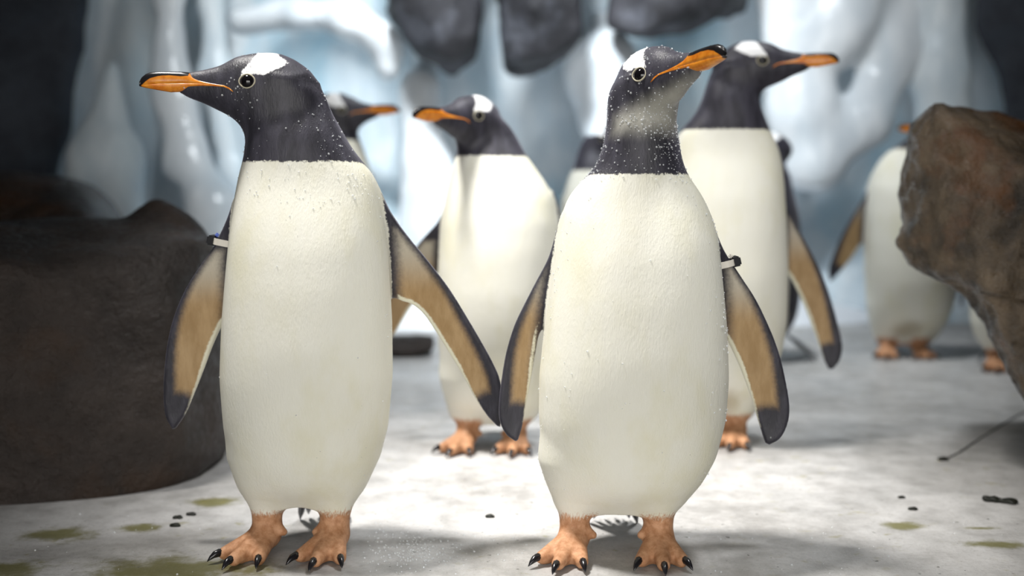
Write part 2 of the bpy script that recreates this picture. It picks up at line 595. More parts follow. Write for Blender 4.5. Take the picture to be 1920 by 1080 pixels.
# brown rock behind it
pts = [(-1.8, 2.7, -0.03), (-1.1, 2.7, -0.03), G_(225, 395, 2.95), G_(200, 345, 3.0), G_(160, 305, 3.05), G_(95, 287, 3.05), G_(0, 287, 3.05),
       (-1.9, 3.0, 0.62), (-1.8, 3.6, -0.03), (-1.1, 3.6, -0.03), (-1.2, 3.5, 0.5), (-1.8, 3.5, 0.55), G_(60, 380, 2.78), G_(170, 390, 2.78)]
o = rock('boulder', [pts], 0.016, M['rock_b'], 0.012, 5.0, 11, 0.08, base=(-1.5, 3.1, 0))
tag(o, 'rounded brown boulder rising behind the flat-topped black boulder', 'rock')
# right overhanging rock
up = [G_(1682, 236, 2.12), G_(1752, 172, 2.12), G_(1830, 206, 2.15), G_(1925, 275, 2.15), (1.5, 2.15, 0.50),
      G_(1690, 300, 2.1), G_(1680, 400, 2.08), G_(1676, 468, 2.08), G_(1692, 495, 2.08), G_(1735, 520, 2.06), G_(1780, 528, 2.0),
      G_(1722, 262, 2.0), G_(1760, 205, 1.98), G_(1760, 470, 1.96), G_(1850, 300, 1.9), G_(1850, 560, 1.86), (1.35, 1.85, 0.42), (1.35, 1.8, 0.25),
      (0.93, 2.5, 0.58), (0.93, 2.5, 0.38), (1.5, 2.6, 0.5), (1.5, 2.6, 0.2)]
lowr = [G_(1772, 515, 2.06), G_(1815, 595, 2.04), G_(1865, 665, 2.03), G_(1922, 745, 2.02), G_(1995, 860, 2.0), (1.02, 1.95, -0.03), (1.5, 1.85, -0.03),
        (1.5, 1.8, 0.4), G_(1880, 480, 1.9), G_(1860, 560, 1.9), (1.5, 2.55, -0.03), (1.24, 2.45, -0.03), (0.99, 2.4, 0.30), (1.5, 2.5, 0.42)]
o = rock('boulder', [up, lowr], 0.0075, M['rock_r'], 0.011, 8.0, 21, 0.012, base=(1.2, 2.2, 0), k_union=0.03, rough=0.011)
tag(o, 'rugged tan-brown boulder leaning out over the floor in front of a half-hidden penguin', 'rock')
# low dark stone behind
pts = [G_(725, 672, 3.45), G_(812, 664, 3.45), G_(815, 630, 3.5), G_(770, 622, 3.55), G_(700, 622, 3.55), G_(640, 660, 3.45), G_(640, 630, 3.6),
       G_(812, 640, 3.75), G_(690, 640, 3.8), (-0.3, 3.8, -0.02), (-0.55, 3.8, -0.02)]
o = rock('stone', [pts], 0.008, M['rock_l'], 0.006, 12.0, 5, 0.015, base=(-0.4, 3.6, 0))
tag(o, 'low dark wet stone on the floor between the black boulder and the snow bank', 'rock')

# dark rock faces closing the ice on both sides
pts = [(-3.0, 3.7, -0.03), (-2.0, 4.15, -0.03), G_(95, 300, 4.25), G_(120, 120, 4.35), G_(170, -60, 4.4), (-1.75, 4.45, 3.1), (-3.0, 3.8, 3.1), (-3.0, 4.6, 3.1), (-3.0, 4.6, -0.03),
       (-1.95, 4.6, -0.03), (-1.8, 4.65, 3.1)]
o = rock('wall_left_outcrop', [pts], 0.035, M['cave'], 0.05, 2.5, 41, 0.08, base=(-2.5, 4.2, 0))
tag(o, kind='structure')
pts = [(3.0, 3.6, -0.03), (2.05, 4.1, -0.03), G_(1880, 300, 4.2), G_(1850, 120, 4.25), G_(1815, -60, 4.3), (1.85, 4.3, 3.1), (3.0, 3.7, 3.1), (3.0, 4.6, 3.1), (3.0, 4.6, -0.03),
       (2.1, 4.5, -0.03), (1.9, 4.5, 3.1)]
o = rock('wall_right_outcrop', [pts], 0.035, M['cave'], 0.05, 2.5, 47, 0.08, base=(2.5, 4.2, 0))
tag(o, kind='structure')

# dark craggy rock hanging above the ice
crags = [((710, 0), (740, 60), (800, 115), (850, 135), (885, 120), (905, 60), (900, 0), 'dark slate crag with two lobes hanging beside the round ice niche'),
         ((925, 0), (935, 60), (950, 115), (1000, 132), (1050, 118), (1090, 70), (1100, 0), 'blackest drop-shaped crag hanging above the middle of the ice wall'),
         ((1128, -10), (1122, 60), (1150, 85), (1240, 80), (1330, 50), (1400, 15), (1420, -20), 'long low black crag fading towards the hanging ice lobe')]
for ci, cr in enumerate(crags):
    pts = []
    for (px, py) in cr[:-1]:
        for d in (4.1, 4.45):
            pts.append(G_(px, py, d))
    cx = sum(p[0] for p in cr[:-1]) / (len(cr) - 1)
    pts += [G_(cx, 40, 3.98)]
    for px in (cr[0][0] + 15, cr[-2][0] - 15):
        for d in (4.1, 4.45):
            p = at(px, -60, d); pts.append((p.x, p.y, 3.1))
    base = at(cx, 0, 4.5); base.z = 1.2
    o = rock('rock_crag', [pts], 0.026, M['rock_c'], 0.045, 4.5, 31 + ci, 0.05, base=tuple(base))
    tag(o, cr[-1], 'rock', 'crags hanging above the ice')


def ice_blob(name, secs, mat, label, h=0.022, amp=0.018, freq=5, seed=1, cat='ice', flat=0.7, dz=0.0, k=0.08):
    """ice formation from round cones: secs = [(pos, r, pos, r), ...]"""
    pts = np.array([p for s in secs for p in (s[0], s[2])]); rr = max(max(s[1], s[3]) for s in secs)
    lo = pts.min(0) - rr - 0.08; hi = pts.max(0) + rr + 0.08
    n = np.ceil((hi - lo) / h).astype(int) + 1
    ax = [lo[i] + np.arange(n[i]) * h for i in range(3)]
    Gd = np.stack(np.meshgrid(*ax, indexing='ij'), -1)
    V = None
    for a, ra, b, rb in secs:
        a = np.array(a); b = np.array(b); ab = b - a
        t = np.clip(((Gd - a) @ ab) / (ab @ ab + 1e-9), 0, 1)
        q = Gd - a - t[..., None] * ab
        q = q * np.array([1, 1 / flat, 1])
        d = np.sqrt((q ** 2).sum(-1)) - (ra + (rb - ra) * t)
        V = d if V is None else smin(V, d, k)
    V = V + amp * fbm(Gd * freq, 3, seed)
    V[0], V[-1], V[:, 0], V[:, -1], V[:, :, 0], V[:, :, -1] = (1,) * 6
    verts, quads = surface_nets(V, lo, h)
    verts = relax(verts, quads, 2)
    c = np.array([(lo[0] + hi[0]) / 2, (lo[1] + hi[1]) / 2, max(lo[2], 0)])
    o = mesh_obj(name, verts - c, quads, mat)
    o.location = c
    return tag(o, label, cat)


# hanging ice lobe on the right
L = [(G_(1475, -60, 4.45), 0.14, G_(1505, 210, 4.4), 0.13), (G_(1505, 210, 4.4), 0.13, G_(1525, 300, 4.4), 0.105),
     (G_(1525, 300, 4.4), 0.105, G_(1620, 230, 4.42), 0.09), (G_(1620, 230, 4.42), 0.09, G_(1670, 100, 4.5), 0.11),
     (G_(1670, 100, 4.5), 0.11, G_(1690, -80, 4.6), 0.14), (G_(1560, 60, 4.42), 0.15, G_(1590, -80, 4.5), 0.2)]
L += [(L[-1][2], 0.2, (L[-1][2][0], 4.6, 3.1), 0.25)]
ice_blob('hanging_ice', L, M['ice_white'], 'large rounded lobe of glassy ice hanging beside the tan-brown boulder', seed=4, amp=0.012)
L = [(G_(1770, -60, 4.5), 0.10, G_(1760, 130, 4.5), 0.10), (G_(1760, 130, 4.5), 0.1, G_(1790, 330, 4.55), 0.13), (G_(1790, 330, 4.55), 0.13, (1.72, 4.6, 0.0), 0.2)]
L += [(L[0][0], 0.1, (1.75, 4.6, 3.1), 0.2)]
ice_blob('ice_column', L, M['ice'], 'dim ice column standing behind the tan-brown boulder', seed=9)
# left ice
L = [(G_(212, 125, 4.3), 0.025, G_(200, 300, 4.3), 0.13), (G_(200, 300, 4.3), 0.13, (-1.58, 4.15, 0.0), 0.2), (G_(200, 300, 4.3), 0.09, (-1.55, 4.1, 0.0), 0.14)]
ice_blob('ice_spire', L, M['ice'], 'pointed grey-blue ice spire rising behind the rounded brown boulder', seed=13)
L = [(G_(315, -60, 4.4), 0.075, G_(320, 180, 4.35), 0.07), (G_(320, 180, 4.35), 0.07, G_(350, 300, 4.3), 0.075), (G_(350, 300, 4.3), 0.075, G_(400, 390, 4.2), 0.09),
     (G_(400, 390, 4.2), 0.09, (-1.08, 4.1, 0.0), 0.2), (G_(315, -60, 4.4), 0.075, (-1.42, 4.55, 3.1), 0.15)]
ice_blob('ice_column', L, M['ice_white'], 'slim curved ice column sweeping down behind the turned head of the left front penguin', seed=17)
L = [(G_(395, -60, 4.5), 0.06, G_(405, 150, 4.5), 0.05), (G_(405, 150, 4.5), 0.05, G_(440, 330, 4.5), 0.06), (G_(440, 330, 4.5), 0.06, (-1.12, 4.45, 0.0), 0.15),
     (G_(395, -60, 4.5), 0.06, (-1.24, 4.6, 3.1), 0.12)]
ice_blob('ice_column', L, M['ice'], 'narrow straight ice column at the edge of the round niche', seed=19)
# ledge on top of the niche
L = [(G_(455, 40, 4.6), 0.05, G_(560, 25, 4.55), 0.055), (G_(560, 25, 4.55), 0.055, G_(660, 42, 4.5), 0.06), (G_(660, 42, 4.5), 0.06, G_(720, 80, 4.5), 0.05),
     (G_(720, 80, 4.5), 0.05, G_(728, 130, 4.5), 0.035)]
ice_blob('ice_ledge', L, M['ice_white'], 'white curved ice ledge arching over the round niche', seed=23, flat=1.5)
L = [(G_(790, 175, 4.55), 0.06, G_(800, 330, 4.5), 0.10), (G_(800, 330, 4.5), 0.1, (-0.30, 4.45, 0.0), 0.2), (G_(790, 175, 4.55), 0.06, (-0.36, 4.95, 1.15), 0.07)]
ice_blob('ice_column', L, M['ice_white'], 'broad white ice column below the two-lobed crag', seed=27)
L = [(G_(1130, 130, 4.6), 0.14, G_(1180, 300, 4.5), 0.14), (G_(1180, 300, 4.5), 0.14, (0.45, 4.5, 0.0), 0.22), (G_(1130, 130, 4.6), 0.14, (0.40, 5.0, 1.2), 0.1)]
ice_blob('ice_column', L, M['ice_white'], 'broad white ice column below the drop-shaped black crag', seed=29)


# snow bank at the foot of the ice
def snow_fn(u, v):
    x = -2.2 + 4.6 * u
    y = 4.0 + 0.95 * v
    e = min(1.0, 3.2 * min(u, 1 - u))
    z = -0.03 + e * (0.44 * (3 * v * v - 2 * v ** 3) + 0.05 * mnoise.noise((x * 2.2, y * 2.0, 4.0)) * v) * (1.0 if x < 0.1 else max(0.35, 1 - 0.6 * (x - 0.1)))
    return (x, y + 0.12 * mnoise.noise((x * 1.7, 0, 7)), z)


o = grid_mesh('snow_bank', 90, 24, snow_fn, M['snow'])
tag(o, kind='structure')

# ------------------------------------------------------------------ penguins
S_ = 1.0 / 1312.0      # template pixels to metres
# head profile in its own frame: f towards the beak, u up (template pixels, origin in the skull)
HF = [-92, -85, -70, -45, -20, 0, 30, 60, 90, 120, 150, 165]
HT = [0, 12, 30, 47, 57, 59, 57, 51, 34, 26, 21, 10]
HB = [-20, -40, -58, -70, -74, -75, -71, -62, -50, -35, -24, -14]
HW = [4, 17, 31, 41, 44.5, 45, 42.5, 36, 27, 19, 13.5, 5]
_hf = np.array(HF) * S_
hd_t = table(_hf, np.array(HT) * S_, -0.1, 0.16, 0.0005, 0.004)
hd_b = table(_hf, np.array(HB) * S_, -0.1, 0.16, 0.0005, 0.004)
hd_w = table(_hf, np.array(HW) * S_, -0.1, 0.16, 0.0005, 0.004)
HLO, HHI = HF[0] * S_, HF[-1] * S_
PATCH = [(x * S_, y * S_) for x, y in ((50, 13), (46, 22), (33, 38), (17, 62), (-6, 66), (-22, 49), (-36, 38), (-20, 27), (8, 14), (30, 16))]
EYE_F, EYE_U = 37 * S_, 3 * S_


def head_surface_s(f, u):
    t, b, w = hd_t(f), hd_b(f), hd_w(f)
    uc, hu = (t + b) / 2, (t - b) / 2
    return w * math.sqrt(max(0.0, 1 - ((u - uc) / hu) ** 2))


def sd_head(f, u, s):
    t, b, w = hd_t(f), hd_b(f), hd_w(f)
    uc, hu = (t + b) / 2, np.maximum((t - b) / 2, 0.002)
    d = (np.sqrt(((u - uc) / hu) ** 2 + (s / w) ** 2) - 1) * np.minimum(hu, w)
    d = np.maximum(d, np.maximum(HLO - f, f - HHI))
    return d


def cone(P, a, ra, b, rb):
    a = np.array(a, np.float32); b = np.array(b, np.float32)
    ab = b - a
    t = np.clip(((P[0] - a[0]) * ab[0] + (P[1] - a[1]) * ab[1] + (P[2] - a[2]) * ab[2]) / (ab @ ab + 1e-12), 0, 1)
    return np.sqrt((P[0] - a[0] - t * ab[0]) ** 2 + (P[1] - a[1] - t * ab[1]) ** 2 + (P[2] - a[2] - t * ab[2]) ** 2) - (ra + (rb - ra) * t)


DEPTH_Z = [0.06, 0.075, 0.10, 0.14, 0.20, 0.30, 0.38, 0.44, 0.48, 0.52, 0.56, 0.60, 0.66, 0.80]
DEPTH_B = [0.03, 0.045, 0.072, 0.092, 0.105, 0.107, 0.100, 0.090, 0.078, 0.064, 0.056, 0.050, 0.045, 0.045]

CLAW = None; FEATHER = None; EYEBALL = None; EYERING = None


def make_shared():
    global CLAW, FEATHER, EYEBALL, EYERING
    hid = empty('tmp_shared', (0, 0, 0))
    # claw: curved cone, root at origin, pointing -Y and bending down
    V, F = [], []
    n = 8
    for i, (yy, zz, r) in enumerate(((0.004, 0.0, 0.0046), (-0.004, 0.0012, 0.0052), (-0.011, 0.0, 0.0044), (-0.017, -0.0035, 0.0028), (-0.0215, -0.0075, 0.0005))):
        for k in range(n):
            a = 2 * math.pi * k / n
            V.append((r * math.cos(a), yy, zz + r * 1.15 * math.sin(a)))
    for i in range(4):
        for k in range(n):
            F.append((i * n + k, i * n + (k + 1) % n, (i + 1) * n + (k + 1) % n, (i + 1) * n + k))
    F.append(tuple(range(n))[::-1]); F.append(tuple(4 * n + k for k in range(n)))
    CLAW = mesh_obj('claw', V, F, M['claw'], hid)
    # tail feather: thin tapering keeled blade along +Y
    V, F = [], []
    prof = ((0.0, 0.005), (0.03, 0.0065), (0.07, 0.006), (0.10, 0.004), (0.118, 0.0008))
    for y, w in prof:
        V += [(-w, y, 0), (0, y, 0.0016), (w, y, 0), (0, y, -0.0012)]
    for i in range(4):
        for k in range(4):
            F.append((i * 4 + k, (i + 1) * 4 + k, (i + 1) * 4 + (k + 1) % 4, i * 4 + (k + 1) % 4))
    F.append((0, 1, 2, 3)); F.append((19, 18, 17, 16))
    FEATHER = mesh_obj('tail_feather', V, F, M['tail'], hid)
    bm = bmesh.new(); bmesh.ops.create_uvsphere(bm, u_segments=24, v_segments=16, radius=0.0118)
    me = bpy.data.meshes.new('eye'); bm.to_mesh(me); bm.free(); me.materials.append(M['eye'])
    me.polygons.foreach_set('use_smooth', [True] * len(me.polygons))
    EYEBALL = bpy.data.objects.new('eye', me)
    # eyelid ring, almond shaped, in the local XY plane (normal +Z)
    V, F = [], []
    R, r, n, m = 0.0122, 0.00125, 32, 8
    for i in range(n):
        a = 2 * math.pi * i / n
        ex = 1.16 - 0.0 * abs(math.sin(a))
        ey = 0.97 if math.sin(a) > 0 else 1.0
        pull = 1 + 0.10 * abs(math.cos(a)) ** 6
        for j in range(m):
            b = 2 * math.pi * j / m
            q = R * pull + r * math.cos(b)
            V.append((q * math.cos(a), q * ey * math.sin(a), r * 1.2 * math.sin(b)))
    for i in range(n):
        for j in range(m):
            F.append((i * m + j, ((i + 1) % n) * m + j, ((i + 1) % n) * m + (j + 1) % m, i * m + (j + 1) % m))
    EYERING = mesh_obj('eyelid', V, F, M['eyelid'], hid)
    return hid


HID = make_shared()

# beak cross sections: template x of the profile -> top, mouth line, bottom, (y px in the profile)
BK = [(437, 168.5, 170.5, 172.5), (430, 160.5, 165, 169.5), (420, 156.5, 160.5, 164.5), (400, 153, 158, 163), (380, 147.5, 156, 163.5),
      (365, 142, 155.3, 164.5), (354, 133.5, 155, 166.5), (340, 132.3, 155, 169), (320, 132.2, 155.5, 170), (300, 132.6, 156, 166.8),
      (285, 134, 157, 164.2), (276, 137.5, 157.6, 162.5), (269, 143, 158, 160.8), (264, 151, 158, 159.2)]
BTOP = [(437, 100), (365, 100), (354, 141), (340, 142), (320, 140), (300, 141.5), (285, 146), (276, 152), (269, 158), (264, 165)]


def beak_halfwidth(x):
    f = (500 - x) * S_
    if x > 354: return float(hd_w(f)) + 0.0009
    return float(np.interp(x, (264, 269, 276, 285, 300, 320, 340, 354), (0.0012, 0.0042, 0.0062, 0.0076, 0.0086, 0.0093, 0.0101, 0.0114)))


def make_beak(parent, mat3, upper):
    V, F, A = [], [], []
    n = 14
    for x, t, mo, b in BK:
        f = (500 - x) * S_; w = beak_halfwidth(x)
        um = (155 - mo) * S_
        e = (155 - (t if upper else b)) * S_
        for k in range(n + 1):
            a = math.pi * k / n
            s = w * math.copysign(abs(math.cos(a)) ** 0.75, math.cos(a))
            u = um + (e - um) * math.sin(a) ** (0.8 if upper else 0.9)
            V.append(mat3 @ Vector((f, s, u)))
            to = np.interp(x, [q[0] for q in BTOP[::-1]], [q[1] for q in BTOP[::-1]])
            A.append((u - (155 - to) * S_) if upper else (f - 231 * S_) * 0.6)
    m = n + 1
    for i in range(len(BK) - 1):
        for k in range(n):
            q = (i * m + k, i * m + k + 1, (i + 1) * m + k + 1, (i + 1) * m + k)
            F.append(q if upper else q[::-1])
        q = (i * m, (i + 1) * m, (i + 1) * m + n, i * m + n)
        F.append(q if upper else q[::-1])
    F.append(tuple(range(m))); F.append(tuple((len(BK) - 1) * m + k for k in range(m))[::-1])
    o = mesh_obj('upper_mandible' if upper else 'lower_mandible', V, F, M['beak'], parent, attrs={'f_dark': A})
    return o


def droplets(name, parent, pts, nrm, rad, mat):
    bm = bmesh.new(); bmesh.ops.create_icosphere(bm, subdivisions=2, radius=1.0)
    bv = np.array([v.co[:] for v in bm.verts]); bf = np.array([[v.index for v in f.verts] for f in bm.faces]); bm.free()
    V = (pts[:, None, :] + bv[None] * rad[:, None, None]).reshape(-1, 3)
    F = (bf[None] + (np.arange(len(pts)) * len(bv))[:, None, None]).reshape(-1, 3)
    o = mesh_obj(name, V, F, mat, parent)
    return tag(o, kind='stuff')


def penguin(spec):
    D = spec['D']; h = spec['h']
    cx = spec['cx']
    base = at(cx, 800, D); base.z = 0
    rz = spec.get('rz', 0.0)
    root = empty('gentoo_penguin', base, rz)
    tag(root, spec['label'], 'penguin', spec.get('group'))
    sc = spec.get('scale', 1.0)

    def loc(px, py, dd=0.0):      # pixel -> local (x, z) on the plane of the bird
        p = at(px, py, D + dd); return (p.x - base.x, p.z)
    if 'rows' in spec:
        rows = []
        for y, xl, xr in spec['rows']:
            a = loc(xl, y); b = loc(xr, y)
            rows.append((a[1], (a[0] + b[0]) / 2, (b[0] - a[0]) / 2))
    else:
        rows = spec['rows_m']
    zs = [r[0] for r in rows]
    ztop, zbot = max(zs), min(zs)
    t_c = table(zs, [r[1] for r in rows], -0.02, 1.0, 0.001, 0.010)
    t_a = table(zs, [r[2] for r in rows], -0.02, 1.0, 0.001, 0.007)
    zb = spec['bib']            # height of the bib line
    kz = zb / 0.555
    t_y = table([0.0, 0.1 * kz, 0.25 * kz, 0.45 * kz, zb, ztop], [0.005, 0.0, -0.012, 0.0, 0.006, spec.get('heady', 0.0)], -0.02, 1.0, 0.001, 0.02)
    # --- head frame
    F3 = Vector(spec['f']).normalized()
    up = Vector(spec.get('up', (0, 0, 1)))
    side = F3.cross(up).normalized()
    U3 = side.cross(F3).normalized()
    vis = side if side.y < 0 else -side
    es = head_surface_s(EYE_F, EYE_U)
    off = F3 * EYE_F + U3 * EYE_U + vis * es
    if 'eye' in spec:
        d_eye = D + spec.get('heady', 0.0) + off.y
        pe = at(spec['eye'][0], spec['eye'][1], d_eye) - base
        C = pe - off
    else:
        C = Vector(spec['head_c'])
    zz_ = np.arange(-0.02, 1.0, 0.004)
    bb_ = np.interp(zz_, [q * kz for q in DEPTH_Z], [q * spec.get('fat', 1.0) for q in DEPTH_B])
    bb_ = np.minimum(bb_, np.maximum(0.028, 0.028 + (C.z - 0.030 - zz_) * 0.5))
    t_b = table(zz_, bb_, -0.02, 1.0, 0.001, 0.013)
    # --- feet
    feet = spec['feet']         # list of (x, y, yaw)
    # --- grid
    flips = []
    for fl in spec.get('flippers', []):
        if 'outer_m' in fl:
            outer, inner = fl['outer_m'], fl['inner_m']
        else:
            outer = [loc(*p) for p in fl['outer']]; inner = [loc(*p) for p in fl['inner']]
        so = spline(outer); si = spline(inner)
        flips.append(dict(o=so, i=si, poly=so + si[::-1], y0=fl.get('y0', 0.02), y1=fl.get('y1', 0.05), top=outer[0], tip=outer[-1],
                          sgn=fl['sgn'], twist=fl.get('twist', 0.15)))
    xs = [c - a for _, c, a in rows] + [c + a for _, c, a in rows]
    for fl in flips: xs += [p[0] for p in fl['poly']]
    xs += [C.x - 0.09, C.x + 0.09, C.x + F3.x * 0.135, min(f[0] for f in feet) - 0.07, max(f[0] for f in feet) + 0.07]
    lo = np.array([min(xs) - 0.02, min(-0.135, C.y - 0.14), -0.008])
    hi = np.array([max(xs) + 0.02, max(0.135, C.y + 0.1), max(ztop, C.z + 0.075) + 0.02])
    n = np.ceil((hi - lo) / h).astype(int) + 1
    ax = [(lo[i] + np.arange(n[i]) * h).astype(np.float32) for i in range(3)]
    X, Y, Z = ax[0][:, None, None], ax[1][None, :, None], ax[2][None, None, :]

    def torso(X, Y, Z):
        a = np.maximum(t_a(Z), 0.003).astype(np.float32); b = np.maximum(t_b(Z), 0.003).astype(np.float32)
        b = np.minimum(b, a * 1.15)
        dx = np.abs(X - t_c(Z).astype(np.float32)) / a; dy = np.abs(Y - t_y(Z).astype(np.float32)) / b
        r = np.power(np.power(dx, 2.25) + np.power(dy, 2.25), 1 / 2.25)
        d = (r - 1) * np.minimum(a, b)
        return np.maximum(d, np.maximum(zbot - Z, Z - ztop))
    V = torso(X, Y, Z).astype(np.float32)

    def box(lo_, hi_):
        s = []
        for i in range(3):
            a = max(0, int((lo_[i] - lo[i]) / h)); b = min(n[i], int((hi_[i] - lo[i]) / h) + 2)
            s.append(slice(a, b))
        return tuple(s), (X[s[0]], Y[:, s[1]], Z[:, :, s[2]])
    # head
    sl, P = box(np.array(C) - 0.16, np.array(C) + 0.16)
    def hframe(P):
        q = (P[0] - C.x, P[1] - C.y, P[2] - C.z)
        return tuple(q[0] * v.x + q[1] * v.y + q[2] * v.z for v in (F3, U3, side))
    f, u, s = hframe(P)
    V[sl] = smin(V[sl], sd_head(f, u, s), 0.022)
    # legs and feet
    claws = []
    for (fx, fy, yaw) in feet:
        leg_top = (fx * 0.95, fy + 0.010, 0.135 * kz)
        sl, P = box((fx - 0.12, fy - 0.14, -0.01), (fx + 0.12, fy + 0.08, 0.2))
        d = cone(P, leg_top, 0.048, (fx, fy + 0.006, 0.080), 0.0265)
        V[sl] = smin(V[sl], d, 0.03)
        leg = cone(P, (fx, fy + 0.005, 0.088), 0.0235, (fx, fy, 0.030), 0.0205)
        dirs = []
        for ti, (da, ln) in enumerate(((-0.46, 0.066), (0.0, 0.076), (0.46, 0.062))):
            a = yaw + da
            dx, dy = math.sin(a), -math.cos(a)
            k1 = (fx + dx * ln * 0.55, fy + dy * ln * 0.55, 0.0185)
            k2 = (fx + dx * ln, fy + dy * ln, 0.0115)
            toe = np.minimum(cone(P, (fx + dx * 0.004, fy + dy * 0.004, 0.026), 0.0165, k1, 0.0125), cone(P, k1, 0.0125, k2, 0.0092))
            leg = smin(leg, toe, 0.010)
            claws.append(((fx + dx * (ln + 0.005), fy + dy * (ln + 0.005), 0.0125), a))
        # web between the toes
        qx = P[0] - fx; qy = P[1] - fy
        rr = np.sqrt(qx ** 2 + qy ** 2); aa = np.arctan2(qx, -qy) - yaw
        edge = 0.060 - 0.010 * np.cos(aa / 0.23 * math.pi)  # scalloped edge
        web = np.maximum(np.maximum(rr - (0.056 + 0.006 * np.cos(aa * 2 * math.pi / 0.46)), (np.abs(aa) - 0.46) * rr), np.abs(P[2] - 0.0075) - 0.0045)
        leg = smin(leg, web, 0.008)
        # little hind toe on the inner side
        ins = -math.copysign(1, fx - np.mean([q[0] for q in feet]) + 1e-9)
        leg = smin(leg, cone(P, (fx + ins * 0.014, fy - 0.004, 0.038), 0.009, (fx + ins * 0.026, fy - 0.010, 0.032), 0.0055), 0.006)
        V[sl] = smin(V[sl], leg, 0.007)
    # flippers: outline in the plane of the bird, thin, swept back a little
    def flip_fields(fl, X, Y, Z):
        sd = poly_sd(X, Z, fl['poly'])
        L = math.hypot(fl['tip'][0] - fl['top'][0], fl['tip'][1] - fl['top'][1])
        span = np.clip((fl['top'][1] - Z) / (fl['top'][1] - fl['tip'][1]), -0.2, 1.1)
        dl = polyline_dist(X, Z, fl['o'])
        yc = fl['y0'] + (fl['y1'] - fl['y0']) * span + fl['twist'] * (dl - 0.02)
        return sd, yc, span, dl
    for fl in flips:
        px = [p[0] for p in fl['poly']]; pz = [p[1] for p in fl['poly']]
        sl, P = box((min(px) - 0.03, -0.12, min(pz) - 0.03), (max(px) + 0.03, 0.13, max(pz) + 0.03))
        sd, yc, span, dl = flip_fields(fl, P[0], 0, P[2])
        sd = sd.astype(np.float32); yc = yc.astype(np.float32)
        hh = (0.0052 + 0.0065 * np.clip(1 - span * 1.6, 0, 1)).astype(np.float32)
        r = 0.0045
        q1 = sd + r; q2 = np.abs(P[1] - yc) - hh + r
        d = np.minimum(np.maximum(q1, q2), 0) + np.sqrt(np.maximum(q1, 0) ** 2 + np.maximum(q2, 0) ** 2) - r
        V[sl] = smin(V[sl], d, 0.014)
    V[0], V[-1], V[:, 0], V[:, -1], V[:, :, 0], V[:, :, -1] = (1,) * 6
    verts, quads = surface_nets(V, lo, h)
    verts = relax(verts, quads, 3)
    verts[:, 2] = np.maximum(verts[:, 2], 0.0004)
    nr = vnormals(verts, quads)
    x, y, z = verts.T
    # --- colour fields
    f, u, s = hframe((x, y, z))
    dt = torso(x, y, z)
    dh = sd_head(f, u, s)
    yrel = y - t_y(z)
    zl = spec.get('bib_tilt', 0.0)
    bibz = zb + zl * (x - t_c(z)) - 0.25 * np.maximum(yrel, -0.02)
    hoodf = z - bibz
    lowz = np.clip((zb - z) / (0.16 * kz), 0, 1)
    backf = yrel - (0.000 + 0.050 * lowz * (1 - 0.35 * np.clip((0.25 - z) / 0.2, 0, 1)))
    f_dark = np.maximum(hoodf, backf)
    f_tan = np.full(len(x), -0.05); f_rim = np.full(len(x), -0.05); f_root = np.full(len(x), -0.05)
    for fl in flips:
        sd, yc, span, dl = flip_fields(fl, x, y, z)
        on = (sd < 0.006) & (np.abs(y - yc) < 0.02) & (dt > 0.0)
        di = polyline_dist(x, z, fl['i'])
        under = -nr[:, 1]
        dtip = np.hypot(x - fl['tip'][0], z - fl['tip'][1])
        band = 0.006 + 0.014 * np.clip((span - 0.30) / 0.6, 0, 1) + 0.016 * np.clip((0.22 - span) / 0.2, 0, 1)
        tanv = np.minimum(np.minimum(dl - band, (dtip - 0.058) * 0.7), np.where(under > -0.1, 0.02, -0.02))
        tanv = np.minimum(np.minimum(tanv, (span - 0.21) * 0.25), (dt - 0.011) * 0.7)
        rim = np.minimum(np.minimum(np.minimum(0.0060 * np.clip((dtip - 0.030) / 0.09, 0.05, 1) - di, dl - 0.012), (dtip - 0.030) * 0.6), (dt - 0.010) * 0.6)
        f_tan = np.where(on, tanv, f_tan)
        f_rim = np.where(on, np.where(under > -0.5, rim, rim), f_rim)
        f_root = np.where(on, (0.36 - span) * 0.2, f_root)
        f_dark = np.where(on, np.maximum(f_dark, np.clip((dt - 0.0022) * 2.0, -0.02, 0.02)), f_dark)
    pat = poly_sd(f, u, PATCH)
    f_patch = np.where((dh < 0.012) & (f > -0.06) & (u > 0), -pat, -0.05)
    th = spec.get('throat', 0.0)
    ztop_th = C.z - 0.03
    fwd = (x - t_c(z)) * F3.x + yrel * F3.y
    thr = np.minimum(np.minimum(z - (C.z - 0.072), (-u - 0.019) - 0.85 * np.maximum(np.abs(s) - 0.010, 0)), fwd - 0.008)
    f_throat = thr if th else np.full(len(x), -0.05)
    zo = spec.get('ankle', 0.062)
    fdist = np.min([np.hypot(x - q[0], y - q[1]) for q in feet], axis=0)
    f_orange = np.minimum(zo - z, np.where(z > 0.045, 0.031, 0.13) - fdist)
    f_dark = np.where(f_orange > -0.012, np.minimum(f_dark, -0.01), f_dark)
    f_dark = np.where((z < 0.12) & (dt > 0.002) & (yrel < 0.06), np.minimum(f_dark, -0.01), f_dark)
    f_warm = np.full(len(x), 0.55)
    mf = np.mean([q[0] for q in feet])
    f_stain = 0.030 - np.hypot((x - mf) * 0.62, (z - (0.083 + 0.010))) + np.where(yrel < 0, 0, -0.05)
    if not spec.get('soiled'): f_stain = np.full(len(x), -0.05)
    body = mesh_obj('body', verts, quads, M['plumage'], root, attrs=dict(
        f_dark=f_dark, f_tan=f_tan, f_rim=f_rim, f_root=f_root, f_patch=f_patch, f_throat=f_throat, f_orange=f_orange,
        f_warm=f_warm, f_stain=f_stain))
    # --- beak, eyes
    R3 = Matrix((F3, side, U3)).transposed()
    M4 = Matrix.Translation(C) @ R3.to_4x4()
